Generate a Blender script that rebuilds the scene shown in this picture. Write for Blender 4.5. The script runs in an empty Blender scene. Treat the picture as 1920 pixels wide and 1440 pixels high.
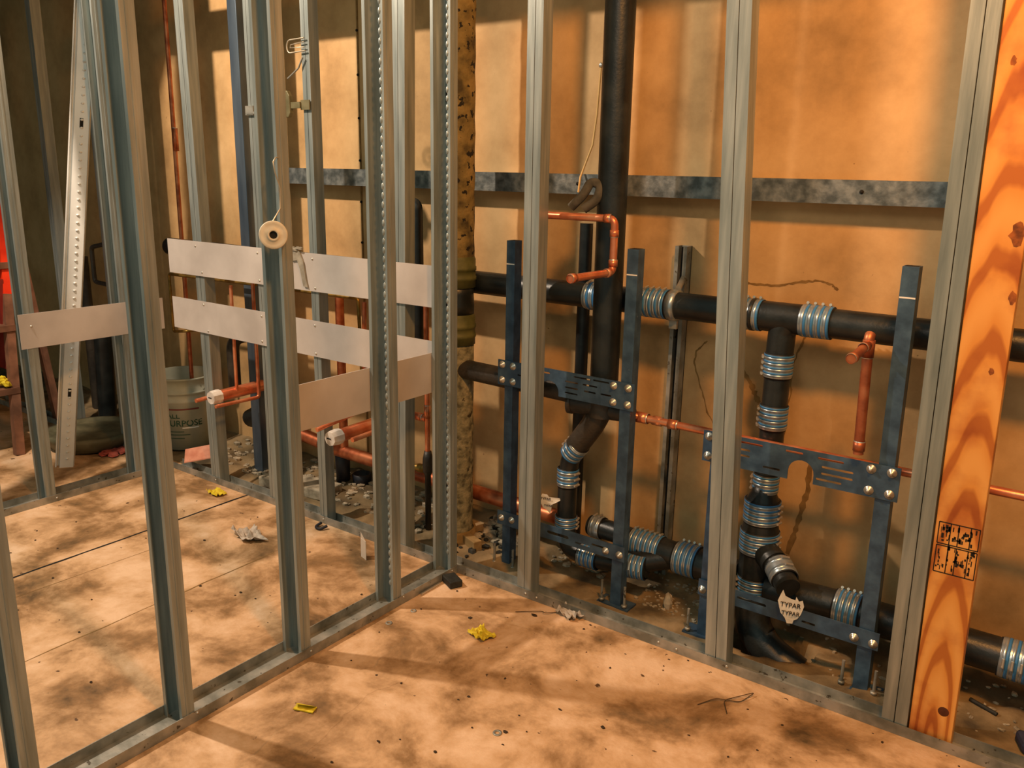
import bpy, math, random
from mathutils import Vector, Matrix, noise
R = random.Random(7)
SC = bpy.context.scene
COL = SC.collection
PI = math.pi

# ------------------------------------------------------------------ camera
cd = bpy.data.cameras.new('camera'); cam = bpy.data.objects.new('camera', cd); COL.objects.link(cam)
right = Vector((0.80830805, 0.5884994, 0.01750881)); down = Vector((0.1587748, -0.18924876, -0.96900747)); fwd = Vector((-0.56694679, 0.78603649, -0.24641016))
m = Matrix((right, -down, -fwd)).transposed().to_4x4(); m.translation = Vector((1.78874, -2.16506, 1.42))
cam.matrix_world = m
cd.sensor_width = 36; cd.lens = 1590.774 / 1920 * 36; cd.clip_start = .02
SC.camera = cam

# ------------------------------------------------------------------ world + lights + exposure
w = bpy.data.worlds.new('world'); SC.world = w; w.use_nodes = True
w.node_tree.nodes['Background'].inputs[0].default_value = (0.52, 0.76, 0.66, 1)
w.node_tree.nodes['Background'].inputs[1].default_value = 0.38

def lamp(name, kind, loc, target, power, color, **kw):
    l = bpy.data.lights.new(name, kind); l.energy = power; l.color = color
    for k, v in kw.items(): setattr(l, k, v)
    o = bpy.data.objects.new(name, l); COL.objects.link(o); o.location = loc
    o.rotation_euler = (Vector(target) - Vector(loc)).to_track_quat('-Z', 'Y').to_euler()
    return o
lamp('work_light', 'SPOT', (-1.6, -1.4, 3.0), (.25, .35, 1.1), 300, (1.0, 0.79, 0.60), spot_size=math.radians(150), spot_blend=.3, shadow_soft_size=.035)
lamp('orange_fill', 'AREA', (1.85, -1.35, 3.0), (1.25, .45, 1.9), 66, (1.0, 0.42, 0.10), shape='DISK', size=.30)  # added fill that tints the upper right wall and pine orange
lamp('camera_side_fill', 'AREA', (1.4, -3.2, 3.1), (-.6, 0, .7), 17, (1.0, 0.84, 0.66), shape='DISK', size=1.0)  # added soft fill from the camera side, not a fixture
SC.view_settings.view_transform = 'Standard'; SC.view_settings.look = 'None'
SC.view_settings.exposure = 0.08; SC.view_settings.gamma = 1; SC.view_settings.use_curve_mapping = False

# ------------------------------------------------------------------ materials
def lin(c):
    return tuple(((v / 255) / 12.92 if v / 255 <= .04045 else ((v / 255 + .055) / 1.055) ** 2.4) for v in c) + (1,)
def mat(name, cols, rough=.6, metal=0.0, scale=6, detail=6, stretch=(1, 1, 1), bump=0.0, bscale=40, contrast=(.35, .65), specks=None, speck_scale=30, speck_thr=.66, coat=0, distort=0.0, nr=.5):
    M = bpy.data.materials.new(name); M.use_nodes = True; nt = M.node_tree; N = nt.nodes; L = nt.links
    b = N['Principled BSDF']; b.inputs['Roughness'].default_value = rough; b.inputs['Metallic'].default_value = metal
    if coat: b.inputs['Coat Weight'].default_value = coat
    geo = N.new('ShaderNodeNewGeometry'); mp = N.new('ShaderNodeMapping'); mp.inputs['Scale'].default_value = stretch
    L.new(geo.outputs['Position'], mp.inputs['Vector'])
    if len(cols) == 1: b.inputs['Base Color'].default_value = lin(cols[0]); out = None
    else:
        n = N.new('ShaderNodeTexNoise'); n.inputs['Scale'].default_value = scale; n.inputs['Detail'].default_value = detail; n.inputs['Distortion'].default_value = distort; n.inputs['Roughness'].default_value = nr
        L.new(mp.outputs[0], n.inputs['Vector'])
        r = N.new('ShaderNodeValToRGB'); el = r.color_ramp.elements
        k = len(cols)
        for i, c in enumerate(cols):
            p = contrast[0] + (contrast[1] - contrast[0]) * i / (k - 1)
            if i < 2: e = el[i]; e.position = p
            else: e = el.new(p)
            e.color = lin(c)
        L.new(n.outputs['Fac'], r.inputs[0]); out = r.outputs[0]
        if specks:
            n2 = N.new('ShaderNodeTexNoise'); n2.inputs['Scale'].default_value = speck_scale; n2.inputs['Detail'].default_value = 3
            L.new(mp.outputs[0], n2.inputs['Vector'])
            r2 = N.new('ShaderNodeValToRGB'); r2.color_ramp.elements[0].position = speck_thr; r2.color_ramp.elements[1].position = speck_thr + .03
            L.new(n2.outputs['Fac'], r2.inputs[0])
            mx = N.new('ShaderNodeMix'); mx.data_type = 'RGBA'; L.new(r2.outputs[0], mx.inputs['Factor']); L.new(out, mx.inputs['A']); mx.inputs['B'].default_value = lin(specks); out = mx.outputs['Result']
        L.new(out, b.inputs['Base Color'])
    if bump:
        n3 = N.new('ShaderNodeTexNoise'); n3.inputs['Scale'].default_value = bscale; n3.inputs['Detail'].default_value = 5
        L.new(mp.outputs[0], n3.inputs['Vector']); bp = N.new('ShaderNodeBump'); bp.inputs['Strength'].default_value = bump; bp.inputs['Distance'].default_value = .01
        L.new(n3.outputs['Fac'], bp.inputs['Height']); L.new(bp.outputs[0], b.inputs['Normal'])
    return M

GALV = mat('galvanised', [(126, 136, 134), (152, 160, 157), (176, 182, 177)], rough=.42, metal=.5, scale=12, stretch=(5, 5, .35), contrast=(.25, .75), bump=.05, bscale=60)
GALV2 = mat('galvanised_dull', [(118, 120, 112), (150, 150, 142), (176, 172, 162)], rough=.5, metal=.5, scale=14, bump=.1, bscale=60, specks=(90, 84, 72), speck_scale=45, speck_thr=.66)
STRAP = mat('strap_steel', [(184, 176, 170), (198, 190, 184), (210, 202, 196)], rough=.5, metal=.15, scale=4, bump=.03, bscale=150)
SPANGLE = mat('spangled_steel', [(84, 90, 90), (112, 118, 118), (140, 144, 142)], rough=.45, metal=.5, scale=30, detail=5, contrast=(.36, .64), bump=.15, bscale=70)
GLAREST = mat('glare_steel', [(222, 224, 222), (240, 242, 240)], rough=.3, metal=.15, scale=5)  # near-white colour stands in for lamp glare on the loose stud
SEAM = mat('dark_gap', [(18, 16, 12)], rough=.9)
BLUE = mat('blue_paint', [(40, 62, 82), (52, 76, 98), (64, 90, 112)], rough=.5, scale=22, bump=.06, bscale=120, specks=(130, 140, 150), speck_scale=70, speck_thr=.76)
BLUEGREY = mat('blue_grey_steel', [(70, 84, 100), (100, 114, 128)], rough=.35, metal=.5, scale=5, stretch=(3, 3, .5))
IRON = mat('black_iron', [(18, 22, 23), (27, 32, 33), (38, 42, 42)], rough=.38, scale=14, bump=.08, bscale=110)
IRONB = mat('brown_iron', [(34, 32, 28), (58, 52, 44)], rough=.5, scale=14, bump=.2, bscale=90)
RUBBER = mat('rubber', [(22, 22, 22)], rough=.6)
BAND = mat('stainless_band', [(150, 166, 176), (186, 196, 202)], rough=.28, metal=.7, scale=30)
BLUEBAND = mat('blue_clamp', [(54, 116, 168)], rough=.4)
COPPER = mat('copper', [(206, 112, 74), (228, 138, 98), (238, 164, 124)], rough=.3, metal=.65, scale=16, bump=.03)
COPPERD = mat('aged_copper', [(150, 80, 54), (186, 106, 70), (208, 132, 92)], rough=.42, metal=.7, scale=18)
BRASS = mat('brass', [(120, 96, 44), (168, 134, 66)], rough=.4, metal=.7, scale=30)
SOLDER = mat('solder', [(200, 196, 186)], rough=.3, metal=.7)
TAPE = mat('white_tape', [(188, 178, 168), (226, 220, 212)], rough=.7, scale=30)
WALLM = mat('tan_board', [(150, 118, 74), (190, 152, 102), (214, 176, 124)], rough=.75, scale=2.6, detail=10, contrast=(.28, .66), specks=(120, 88, 48), speck_scale=34, speck_thr=.735, bump=.05, bscale=90, nr=.64)
FLOORM = mat('plywood_floor', [(88, 66, 36), (148, 112, 72), (204, 164, 122), (228, 192, 156)], rough=.7, scale=3.6, detail=12, contrast=(.32, .64), distort=.25, specks=(92, 64, 38), speck_scale=26, speck_thr=.70, bump=.22, bscale=60, nr=.64)
PATCHM = mat('raised_floor_skim', [(92, 68, 38), (150, 114, 74), (206, 166, 124), (228, 192, 156)], rough=.72, scale=3.6, detail=12, contrast=(.32, .64), distort=.25, specks=(92, 64, 38), speck_scale=24, speck_thr=.72, bump=.1, bscale=40, nr=.64)
DIRTM = mat('dirt', [(76, 64, 44), (118, 100, 70), (150, 128, 94)], rough=.95, scale=7, detail=10, bump=.6, bscale=30)
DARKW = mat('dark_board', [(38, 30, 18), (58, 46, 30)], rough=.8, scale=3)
CRACK = mat('crack_brown', [(118, 88, 46), (146, 114, 66)], rough=.9, scale=30)
CAST = mat('scaly_cast_iron', [(70, 60, 34), (120, 104, 60), (142, 122, 74)], rough=.85, scale=16, detail=9, specks=(24, 20, 12), speck_scale=44, speck_thr=.6, bump=.5, bscale=60)
CASTG = mat('grey_scale_iron', [(84, 82, 66), (132, 130, 106), (160, 154, 128)], rough=.9, scale=40, detail=9, bump=.5, bscale=80, specks=(56, 50, 34), speck_scale=24, speck_thr=.66)
OLIVE = mat('olive_paint', [(70, 74, 34), (98, 98, 54)], rough=.6, scale=20)
RED = mat('ladder_red', [(214, 40, 14), (236, 60, 24)], rough=.4, scale=10)
REDD = mat('dull_red', [(110, 22, 12), (136, 34, 18)], rough=.6, scale=10)
WOODD = mat('dusty_brown', [(96, 62, 42), (136, 92, 68)], rough=.8, scale=12)
YELLOW = mat('yellow_foam', [(196, 168, 20), (232, 212, 48)], rough=.7, scale=60)
PAPER = mat('crumpled_paper', [(150, 140, 128), (204, 192, 178)], rough=.9, scale=40)
CARD = mat('pale_card', [(222, 204, 184)], rough=.8)
BLACKP = mat('black_plastic', [(24, 26, 36), (34, 36, 46)], rough=.5, scale=30)
BLACKD = mat('black_block', [(26, 26, 22), (40, 40, 34)], rough=.7, scale=40, bump=.3)
BUCKETM = mat('bucket_grey', [(150, 152, 132), (176, 176, 158)], rough=.6, scale=9)
GREENINK = mat('green_ink', [(28, 66, 44)], rough=.6)
REDINK = mat('red_ink', [(110, 50, 40)], rough=.6)
BLACKINK = mat('black_ink', [(26, 20, 14)], rough=.8)
WHITEINK = mat('white_ink', [(225, 225, 220)], rough=.6)
FOAM = mat('grey_foam', [(62, 60, 52), (84, 80, 70)], rough=.95, scale=40, bump=.2)
WIREM = mat('wire', [(190, 180, 160)], rough=.4, metal=.6)
RUSTW = mat('rusty_wire', [(84, 62, 36)], rough=.8)
PLASTER = mat('rubble', [(110, 100, 82), (158, 146, 124), (184, 172, 150)], rough=.95, scale=20, bump=.4)
SPOOLM = mat('spool_white', [(196, 184, 160), (222, 212, 190)], rough=.5, scale=30)
BRICK = mat('tan_block', [(128, 104, 62), (156, 128, 84)], rough=.9, scale=22, bump=.3)
RAGM = mat('grey_rag', [(128, 122, 108), (166, 158, 142)], rough=.95, scale=30)
BOXC = mat('box_cover', [(108, 102, 72), (136, 128, 96)], rough=.45, metal=.4, scale=20)
BLUEC = mat('blue_bag', [(40, 46, 76), (60, 66, 96)], rough=.7, scale=20)
PINK = mat('pink_dust', [(190, 120, 96), (214, 150, 124)], rough=.95, scale=20)

def wood_mat():
    M = bpy.data.materials.new('pine'); M.use_nodes = True; nt = M.node_tree; N = nt.nodes; L = nt.links; b = N['Principled BSDF']; b.inputs['Roughness'].default_value = .55
    geo = N.new('ShaderNodeNewGeometry'); mp = N.new('ShaderNodeMapping'); mp.inputs['Scale'].default_value = (7, 7, .85); mp.inputs['Location'].default_value = (-10.95, 0, .02)
    L.new(geo.outputs['Position'], mp.inputs['Vector'])
    wv = N.new('ShaderNodeTexWave'); wv.wave_type = 'RINGS'; wv.rings_direction = 'Y'; wv.inputs['Scale'].default_value = 1.9; wv.inputs['Distortion'].default_value = 2.2; wv.inputs['Detail'].default_value = 2; wv.inputs['Detail Scale'].default_value = 1.4
    L.new(mp.outputs[0], wv.inputs['Vector'])
    r = N.new('ShaderNodeValToRGB'); r.color_ramp.elements[0].position = .0; r.color_ramp.elements[0].color = lin((244, 176, 92)); r.color_ramp.elements[1].position = .72; r.color_ramp.elements[1].color = lin((232, 156, 70))
    e = r.color_ramp.elements.new(.92); e.color = lin((192, 112, 42)); L.new(wv.outputs['Fac'], r.inputs[0])
    n = N.new('ShaderNodeTexNoise'); n.inputs['Scale'].default_value = 7; n.inputs['Detail'].default_value = 5; L.new(geo.outputs['Position'], n.inputs['Vector'])
    r2 = N.new('ShaderNodeValToRGB'); r2.color_ramp.elements[0].position = .28; r2.color_ramp.elements[0].color = lin((190, 130, 96)); r2.color_ramp.elements[1].position = .5; r2.color_ramp.elements[1].color = (1, 1, 1, 1); L.new(n.outputs['Fac'], r2.inputs[0])
    mx = N.new('ShaderNodeMix'); mx.data_type = 'RGBA'; mx.blend_type = 'MULTIPLY'; mx.inputs['Factor'].default_value = .8
    L.new(r.outputs[0], mx.inputs['A']); L.new(r2.outputs[0], mx.inputs['B']); L.new(mx.outputs['Result'], b.inputs['Base Color'])
    return M
PINE = wood_mat()
KNOTL = mat('knot_brown', [(112, 58, 20), (176, 98, 40)], rough=.7, scale=60)
KNOT = mat('knot', [(60, 26, 8), (96, 44, 14)], rough=.7, scale=40)

# ------------------------------------------------------------------ mesh builder
class MB:
    def __init__(s): s.v = []; s.f = []; s.mi = []; s.sm = []
    def add(s, vs, fs, m=0, smooth=False):
        o = len(s.v); s.v += [Vector(v) for v in vs]
        for f in fs: s.f.append([o + i for i in f]); s.mi.append(m); s.sm.append(smooth)
        return s
    def box(s, x0, x1, y0, y1, z0, z1, m=0, M=None):
        vs = [Vector((x, y, z)) for z in (z0, z1) for y in (y0, y1) for x in (x0, x1)]
        if M: vs = [M @ v for v in vs]
        return s.add(vs, [(0, 2, 3, 1), (4, 5, 7, 6), (0, 1, 5, 4), (2, 6, 7, 3), (0, 4, 6, 2), (1, 3, 7, 5)], m)
    def tube(s, pts, r, n=20, m=0, caps=True, smooth=True):
        pts = [Vector(p) for p in pts]; rs = r if isinstance(r, (list, tuple)) else [r] * len(pts)
        rings = []; t0 = (pts[1] - pts[0]).normalized()
        u = t0.orthogonal().normalized()
        for i, p in enumerate(pts):
            if i == 0: t = t0
            elif i == len(pts) - 1: t = (pts[i] - pts[i - 1]).normalized()
            else:
                t = ((pts[i] - pts[i - 1]).normalized() + (pts[i + 1] - pts[i]).normalized())
                t = t.normalized() if t.length > 1e-6 else t0
            u = (u - t * u.dot(t)); u = u.normalized() if u.length > 1e-6 else t.orthogonal().normalized()
            w = t.cross(u)
            rings.append([p + (u * math.cos(2 * PI * k / n) + w * math.sin(2 * PI * k / n)) * rs[i] for k in range(n)])
        vs = [v for rg in rings for v in rg]; fs = []
        for i in range(len(pts) - 1):
            for k in range(n): fs.append((i * n + k, i * n + (k + 1) % n, (i + 1) * n + (k + 1) % n, (i + 1) * n + k))
        s.add(vs, fs, m, smooth)
        if caps: s.add(rings[0], [tuple(range(n))[::-1]], m); s.add(rings[-1], [tuple(range(n))], m)
        return s
    def lathe(s, p, d, prof, n=28, m=0):
        d = Vector(d).normalized(); p = Vector(p)
        u = d.orthogonal().normalized(); w = d.cross(u); vs = []; fs = []
        for t, r in prof:
            vs += [p + d * t + (u * math.cos(2 * PI * k / n) + w * math.sin(2 * PI * k / n)) * max(r, 1e-4) for k in range(n)]
        for i in range(len(prof) - 1):
            for k in range(n): fs.append((i * n + k, i * n + (k + 1) % n, (i + 1) * n + (k + 1) % n, (i + 1) * n + k))
        return s.add(vs, fs, m, True)
    def prism(s, poly, z0, z1, m=0, M=None):      # poly in XY
        n = len(poly); vs = [Vector((x, y, z0)) for x, y in poly] + [Vector((x, y, z1)) for x, y in poly]
        if M: vs = [M @ v for v in vs]
        return s.add(vs, [tuple(range(n))[::-1], tuple(range(n, 2 * n))] + [(i, (i + 1) % n, n + (i + 1) % n, n + i) for i in range(n)], m)
    def ball(s, c, r, m=0, sc=(1, 1, 1), n=8, jit=0):
        c = Vector(c); vs = []; fs = []; h = n // 2
        for i in range(h + 1):
            a = PI * i / h
            for k in range(n):
                b = 2 * PI * k / n; j = 1 + R.uniform(-jit, jit)
                vs.append(c + Vector((math.sin(a) * math.cos(b) * sc[0], math.sin(a) * math.sin(b) * sc[1], math.cos(a) * sc[2])) * r * j)
        for i in range(h):
            for k in range(n): fs.append((i * n + k, (i + 1) * n + k, (i + 1) * n + (k + 1) % n, i * n + (k + 1) % n))
        return s.add(vs, fs, m, jit == 0)
    def build(s, name, mats, parent=None, bevel=0):
        off = Vector(parent.location) if parent is not None else Vector((0, 0, 0))
        q = parent
        while q is not None and q.parent is not None: off += Vector(q.parent.location); q = q.parent
        me = bpy.data.meshes.new(name); me.from_pydata([tuple(v - off) for v in s.v], [], s.f)
        if not isinstance(mats, (list, tuple)): mats = [mats]
        for mt in mats: me.materials.append(mt)
        me.polygons.foreach_set('material_index', s.mi); me.polygons.foreach_set('use_smooth', s.sm); me.update(); me.validate()
        o = bpy.data.objects.new(name, me); COL.objects.link(o)
        if parent is not None: o.parent = parent
        if bevel:
            b = o.modifiers.new('bevel', 'BEVEL'); b.width = bevel; b.segments = 2; b.limit_method = 'ANGLE'
        return o
def tag(o, label=None, cat=None, group=None, kind=None):
    if label: o['label'] = label
    if cat: o['category'] = cat
    if group: o['group'] = group
    if kind: o['kind'] = kind
    return o
def thing(name, loc, label, cat, group=None):
    o = bpy.data.objects.new(name, None); o.empty_display_size = .05; COL.objects.link(o); o.location = loc
    return tag(o, label, cat, group)
def top(mb, name, mats, label, cat, group=None, bevel=0, kind=None):
    return tag(mb.build(name, mats, None, bevel), label, cat, group, kind)
def struct(mb, name, mats): return tag(mb.build(name, mats), None, None, None, 'structure')

def arc(p0, c, p1, n=6):
    p0, c, p1 = Vector(p0), Vector(c), Vector(p1)
    return [p0 * (1 - t) ** 2 + c * 2 * t * (1 - t) + p1 * t * t for t in [i / n for i in range(n + 1)]]
def bend(pts, rad):
    pts = [Vector(p) for p in pts]; out = [pts[0]]
    for i in range(1, len(pts) - 1):
        a = (pts[i - 1] - pts[i]); b = (pts[i + 1] - pts[i]); k = min(rad, a.length * .49, b.length * .49)
        out += arc(pts[i] + a.normalized() * k, pts[i], pts[i] + b.normalized() * k)
    return out + [pts[-1]]
def flat_from_curve(loops, thick):
    """2-D outline with holes, extruded: returns (verts, faces) in XY with z in +-thick/2"""
    c = bpy.data.curves.new('tmp', 'CURVE'); c.dimensions = '2D'; c.fill_mode = 'BOTH'; c.extrude = thick / 2
    for lp in loops:
        sp = c.splines.new('POLY'); sp.points.add(len(lp) - 1); sp.use_cyclic_u = True
        for i, (x, y) in enumerate(lp): sp.points[i].co = (x, y, 0, 1)
    o = bpy.data.objects.new('tmp', c); me = bpy.data.meshes.new_from_object(o)
    vs = [v.co.copy() for v in me.vertices]; fs = [tuple(p.vertices) for p in me.polygons]
    bpy.data.objects.remove(o); bpy.data.curves.remove(c); bpy.data.meshes.remove(me); return vs, fs
def text_mesh(txt, size, thick=.0006):
    c = bpy.data.curves.new('tmp', 'FONT'); c.body = txt; c.size = size; c.align_x = 'CENTER'; c.align_y = 'CENTER'; c.extrude = thick / 2; c.offset = size * .012
    o = bpy.data.objects.new('tmp', c); me = bpy.data.meshes.new_from_object(o)
    vs = [v.co.copy() for v in me.vertices]; fs = [tuple(p.vertices) for p in me.polygons]
    bpy.data.objects.remove(o); bpy.data.curves.remove(c); bpy.data.meshes.remove(me); return vs, fs

# ------------------------------------------------------------------ setting
WY = .44
f = MB(); f.box(-5, 3.4, -4.2, .085, -.12, 0); struct(f, 'floor', FLOORM)
# joints: saw cut and fainter sheet joints in the floor
def ribbon(pts, w, z, m, name, wj=0, plane='z'):
    g = MB(); n = len(pts); vs = []
    for i, (x, y) in enumerate(pts):
        a = Vector(pts[max(i - 1, 0)]); b = Vector(pts[min(i + 1, n - 1)]); t = (b - a).normalized(); nr = Vector((-t.y, t.x))
        ww = w * (1 + R.uniform(-wj, wj)) / 2
        for sgn in (-1, 1):
            q = Vector((x, y)) + nr * ww * sgn
            vs.append((q.x, q.y, z) if plane == 'z' else (q.x, z, q.y))
    fs = [(2 * i, 2 * i + 1, 2 * i + 3, 2 * i + 2) for i in range(n - 1)]
    g.add(vs, fs); return struct(g, name, m)
def wander(p0, p1, n, j):
    p0, p1 = Vector(p0), Vector(p1); o = []
    for i in range(n + 1):
        q = p0.lerp(p1, i / n); o.append((q.x + (R.uniform(-j, j) if 0 < i < n else 0), q.y + (R.uniform(-j, j) if 0 < i < n else 0)))
    return o
ribbon(wander((-1.195, -2.2), (-1.203, .0), 30, .0015), .011, .0008, SEAM, 'trim_1', .25)
ribbon(wander((-1.06, -1.5), (-1.03, -.45), 14, .002), .003, .0006, CRACK, 'trim_2', .5)
ribbon(wander((-.63, -1.5), (-.65, -.30), 16, .003), .004, .0006, CRACK, 'trim_3', .5)
# raised skim of floor to the right, with a rough edge
edge = [(.24, -2.6), (.235, -1.35), (.225, -1.05), (.19, -.92), (.165, -.80), (.15, -.70), (.185, -.61), (.165, -.52), (.15, -.42), (.155, -.32), (.19, -.22), (.24, -.17), (.36, -.15)]
sk = MB(); N2 = []
for i in range(len(edge) - 1):
    for k in range(6):
        t = k / 6; N2.append((edge[i][0] * (1 - t) + edge[i + 1][0] * t + R.uniform(-.006, .006), edge[i][1] * (1 - t) + edge[i + 1][1] * t))
N2.append(edge[-1]); nn = len(N2)
vs = []
for x, y in N2: vs += [(x - .004, y, .0), (x + .004, y, .0028), (x + .12, y, .0004)]
sk.add(vs, [q for i in range(nn - 1) for q in ((3 * i, 3 * i + 1, 3 * i + 4, 3 * i + 3), (3 * i + 1, 3 * i + 2, 3 * i + 5, 3 * i + 4))], 0, False)
struct(sk, 'trim_4', PATCHM)

# dirt strip between slab and wall, with a dug hole
g = MB(); nx, ny = 440, 34; vs = []
def dirt_z(x, y):
    z = .004 + .018 * noise.noise(Vector((x * 5, y * 5, 0))) + .012 * noise.noise(Vector((x * 17, y * 17, 3)))
    z += .03 * max(0, (y - .3) / .14)
    if x < .2: z += .018
    z = .0015 + max(z, 0.0) * min(1, (y - .06) / .10) if y < .16 else max(z, .001)
    d = ((x - 1.06) / .145) ** 2 + ((y - .225) / .10) ** 2
    if d < 1: z -= .26 * (1 - d) ** .4
    return z
for j in range(ny + 1):
    for i in range(nx + 1):
        x = -5 + 8.4 * i / nx; y = .060 + (WY - .060) * j / ny
        z = dirt_z(x, y)
        if j == 0: z = .0005
        vs.append((x, y, z))
g.add(vs, [(j * (nx + 1) + i, j * (nx + 1) + i + 1, (j + 1) * (nx + 1) + i + 1, (j + 1) * (nx + 1) + i) for j in range(ny) for i in range(nx)], 0, True)
tag(struct(g, 'ground', DIRTM), 'loose grey-brown dirt and mortar along the foot of the wall')
# back wall in two sheets, upper sheet slightly proud over the lower
wl = MB(); wl.box(-5, 3.4, WY, WY + .05, -.1, 3.2); struct(wl, 'wall_back', WALLM)
wl = MB(); wl.box(-5, -1.88, -4.2, WY, 2.5, 2.6); struct(wl, 'shade_ceiling', DARKW)  # unseen slab, added to keep light off the far left
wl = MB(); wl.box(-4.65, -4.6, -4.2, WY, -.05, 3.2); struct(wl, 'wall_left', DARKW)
wl = MB(); wl.box(3.35, 3.4, -1.2, WY, -.05, 3.2); struct(wl, 'wall_right', DARKW)
# panel seam strip and its screws
sm = MB(); sm.box(-.897, -.889, WY - .004, WY, .1, 3.0, 0)
for k in range(16): sm.ball((-.893, WY - .005, .25 + k * .17), .006, 1)
struct(sm, 'trim_5', [CRACK, SEAM])
# cracks and drips on the wall
for i, (pts, wd) in enumerate([
    ([(.79, 1.085), (.85, 1.08), (.92, 1.083), (.98, 1.10), (1.04, 1.108), (1.08, 1.10), (1.10, 1.085)], .007),
    ([(1.02, .94), (1.0, .89), (.985, .82), (.99, .75), (.98, .68), (.985, .6)], .006),
    ([(.70, .88), (.665, .84), (.66, .80), (.69, .72), (.72, .64), (.755, .585), (.76, .56)], .005),
    ([(1.07, .55), (1.075, .45), (1.06, .36), (1.045, .28), (1.03, .2)], .016),
    ([(.83, .80), (.86, .76), (.88, .72), (.895, .70)], .015)]):
    P = []
    for a in range(len(pts) - 1):
        for k in range(6):
            t = k / 6; P.append((pts[a][0] * (1 - t) + pts[a + 1][0] * t + R.uniform(-.0018, .0018), pts[a][1] * (1 - t) + pts[a + 1][1] * t + R.uniform(-.0018, .0018)))
    ribbon(P, wd, WY - .0008, CRACK, 'trim_%d' % (6 + i), .5, 'y')
# long steel channel screwed on the wall
ch = MB(); ch.box(-1.36, 2.6, WY - .068, WY - .064, 1.338, 1.405); ch.box(-1.36, 2.6, WY - .064, WY, 1.401, 1.405); ch.box(-1.36, 2.6, WY - .064, WY, 1.338, 1.342)
t = thing('steel_channel', (.5, WY, 1.37), 'long spangled galvanised steel channel fixed level across the tan wall', 'channel')
ch.build('channel_web', SPANGLE, t)
for x in (-.267, .22, .82, 1.15): MB().lathe((x, WY - .068, 1.373), (0, -1, 0), [(0, .006), (.002, .006), (.003, 0)], 10).build('screw', SEAM, t)

# ------------------------------------------------------------------ studs
H = 2.9
T = .0022
def shear(x0, y0, lx, ly=0):      # lean: shift by lx per metre of z about the base
    M = Matrix.Identity(4); M[0][2] = lx; M[1][2] = ly; M[0][3] = x0; M[1][3] = y0; return M
def box_stud(x, wd, dep, label, lean=0, z0=.002, z1=H, group=None, y=.004, m=GALV, slots=True):
    t = thing('steel_stud', (x, y, 0), label, 'stud', group); M = shear(x, y, lean)
    h = wd / 2
    for k, (a, b, sg) in enumerate(((0, h - .0012, 1), (h + .0012, wd, -1))):
        g = MB(); web = a if k == 0 else b
        g.box(a, b, 0, T, z0, z1, 0, M); g.box(a, b, dep - T, dep, z0, z1, 0, M)
        wx0, wx1 = (a, a + T) if k == 0 else (b - T, b)
        g.box(wx0, wx1, T, dep - T, z0, z1, 0, M)
        lx = (b - T, b) if k == 0 else (a, a + T)
        g.box(lx[0], lx[1], T, .011, z0, z1, 0, M); g.box(lx[0], lx[1], dep - .011, dep - T, z0, z1, 0, M)
        # shallow pressed groove down the flange
        g.build('stud_half', m, t)
    return t
def c_stud(x, y, length_dir, wd, dep, label, open_dir=-1, lean=0, z1=H, group=None, m=GALV, teeth=False, lip=.012):
    """stud with flanges facing +-X (length_dir 'y'): web in the XZ plane, flanges at x and x-dep; wd = flange width along Y from y to y+wd, open side towards -Y"""
    t = thing('steel_stud', (x, y, 0), label, 'stud', group); M = shear(x, y, 0, lean); z0 = .002
    g = MB(); g.box(-dep, 0, wd - T, wd, z0, z1, 0, M)                     # web
    if True:
        # stiffening ribs of the web
        g.box(-dep * .62, -dep * .56, wd - T - .0025, wd - T, z0, z1, 0, M); g.box(-dep * .40, -dep * .34, wd - T - .0025, wd - T, z0, z1, 0, M)
    g.build('web', m, t)
    for nm, xa in (('flange', 0), ('flange', -dep)):
        g = MB(); xx = (-T, 0) if xa == 0 else (-dep, -dep + T)
        g.box(xx[0], xx[1], 0, wd - T, z0, z1, 0, M)
        lx = (-lip, -T) if xa == 0 else (-dep + T, -dep + lip)
        g.box(lx[0], lx[1], 0, T, z0, z1, 0, M)
        # rolled rib along the flange
        ex = (0, .0012) if xa == 0 else (-dep - .0012, -dep)
        g.box(ex[0], ex[1], wd * .36, wd * .50, z0, z1, 0, M)
        if teeth and xa == 0:
            k = .09
            while k < 2.2:
                g.ball(M @ Vector((-lip - .001, .0006, k)), .0105, 0, (.55, .28, 1.0), 8); k += .0265
        g.build(nm, m, t)
    # service hole plate (dark slot) in the web
    for zz in (.30, .95, 1.62):
        g = MB(); g.box(-dep * .5 - .004, -dep * .5 + .004, wd - T - .0034, wd - T - .0028, zz, zz + .045, 0, M); g.build('slot', SEAM, t)
    return t
def track(x0, x1, y0, y1, along, name_label, leg=.031, scr=(), start=None):
    t = thing('floor_track', ((x0 + x1) / 2, (y0 + y1) / 2, 0), name_label, 'track'); g = MB()
    g.box(x0, x1, y0, y1, .0004, T); 
    if along == 'x': g.box(x0, x1, y0, y0 + T, T, leg); g.box(x0, x1, y1 - T, y1, T, leg)
    else: g.box(x0, x0 + T, y0, y1, T, leg); g.box(x1 - T, x1, y0, y1, T, leg)
    g.build('channel', GALV2, t)
    for p, d in scr:
        MB().lathe(p, d, [(0, .0042), (.0015, .0042), (.003, .0015), (.003, 0)], 10).build('screw', SOLDER, t)
    return t

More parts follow.
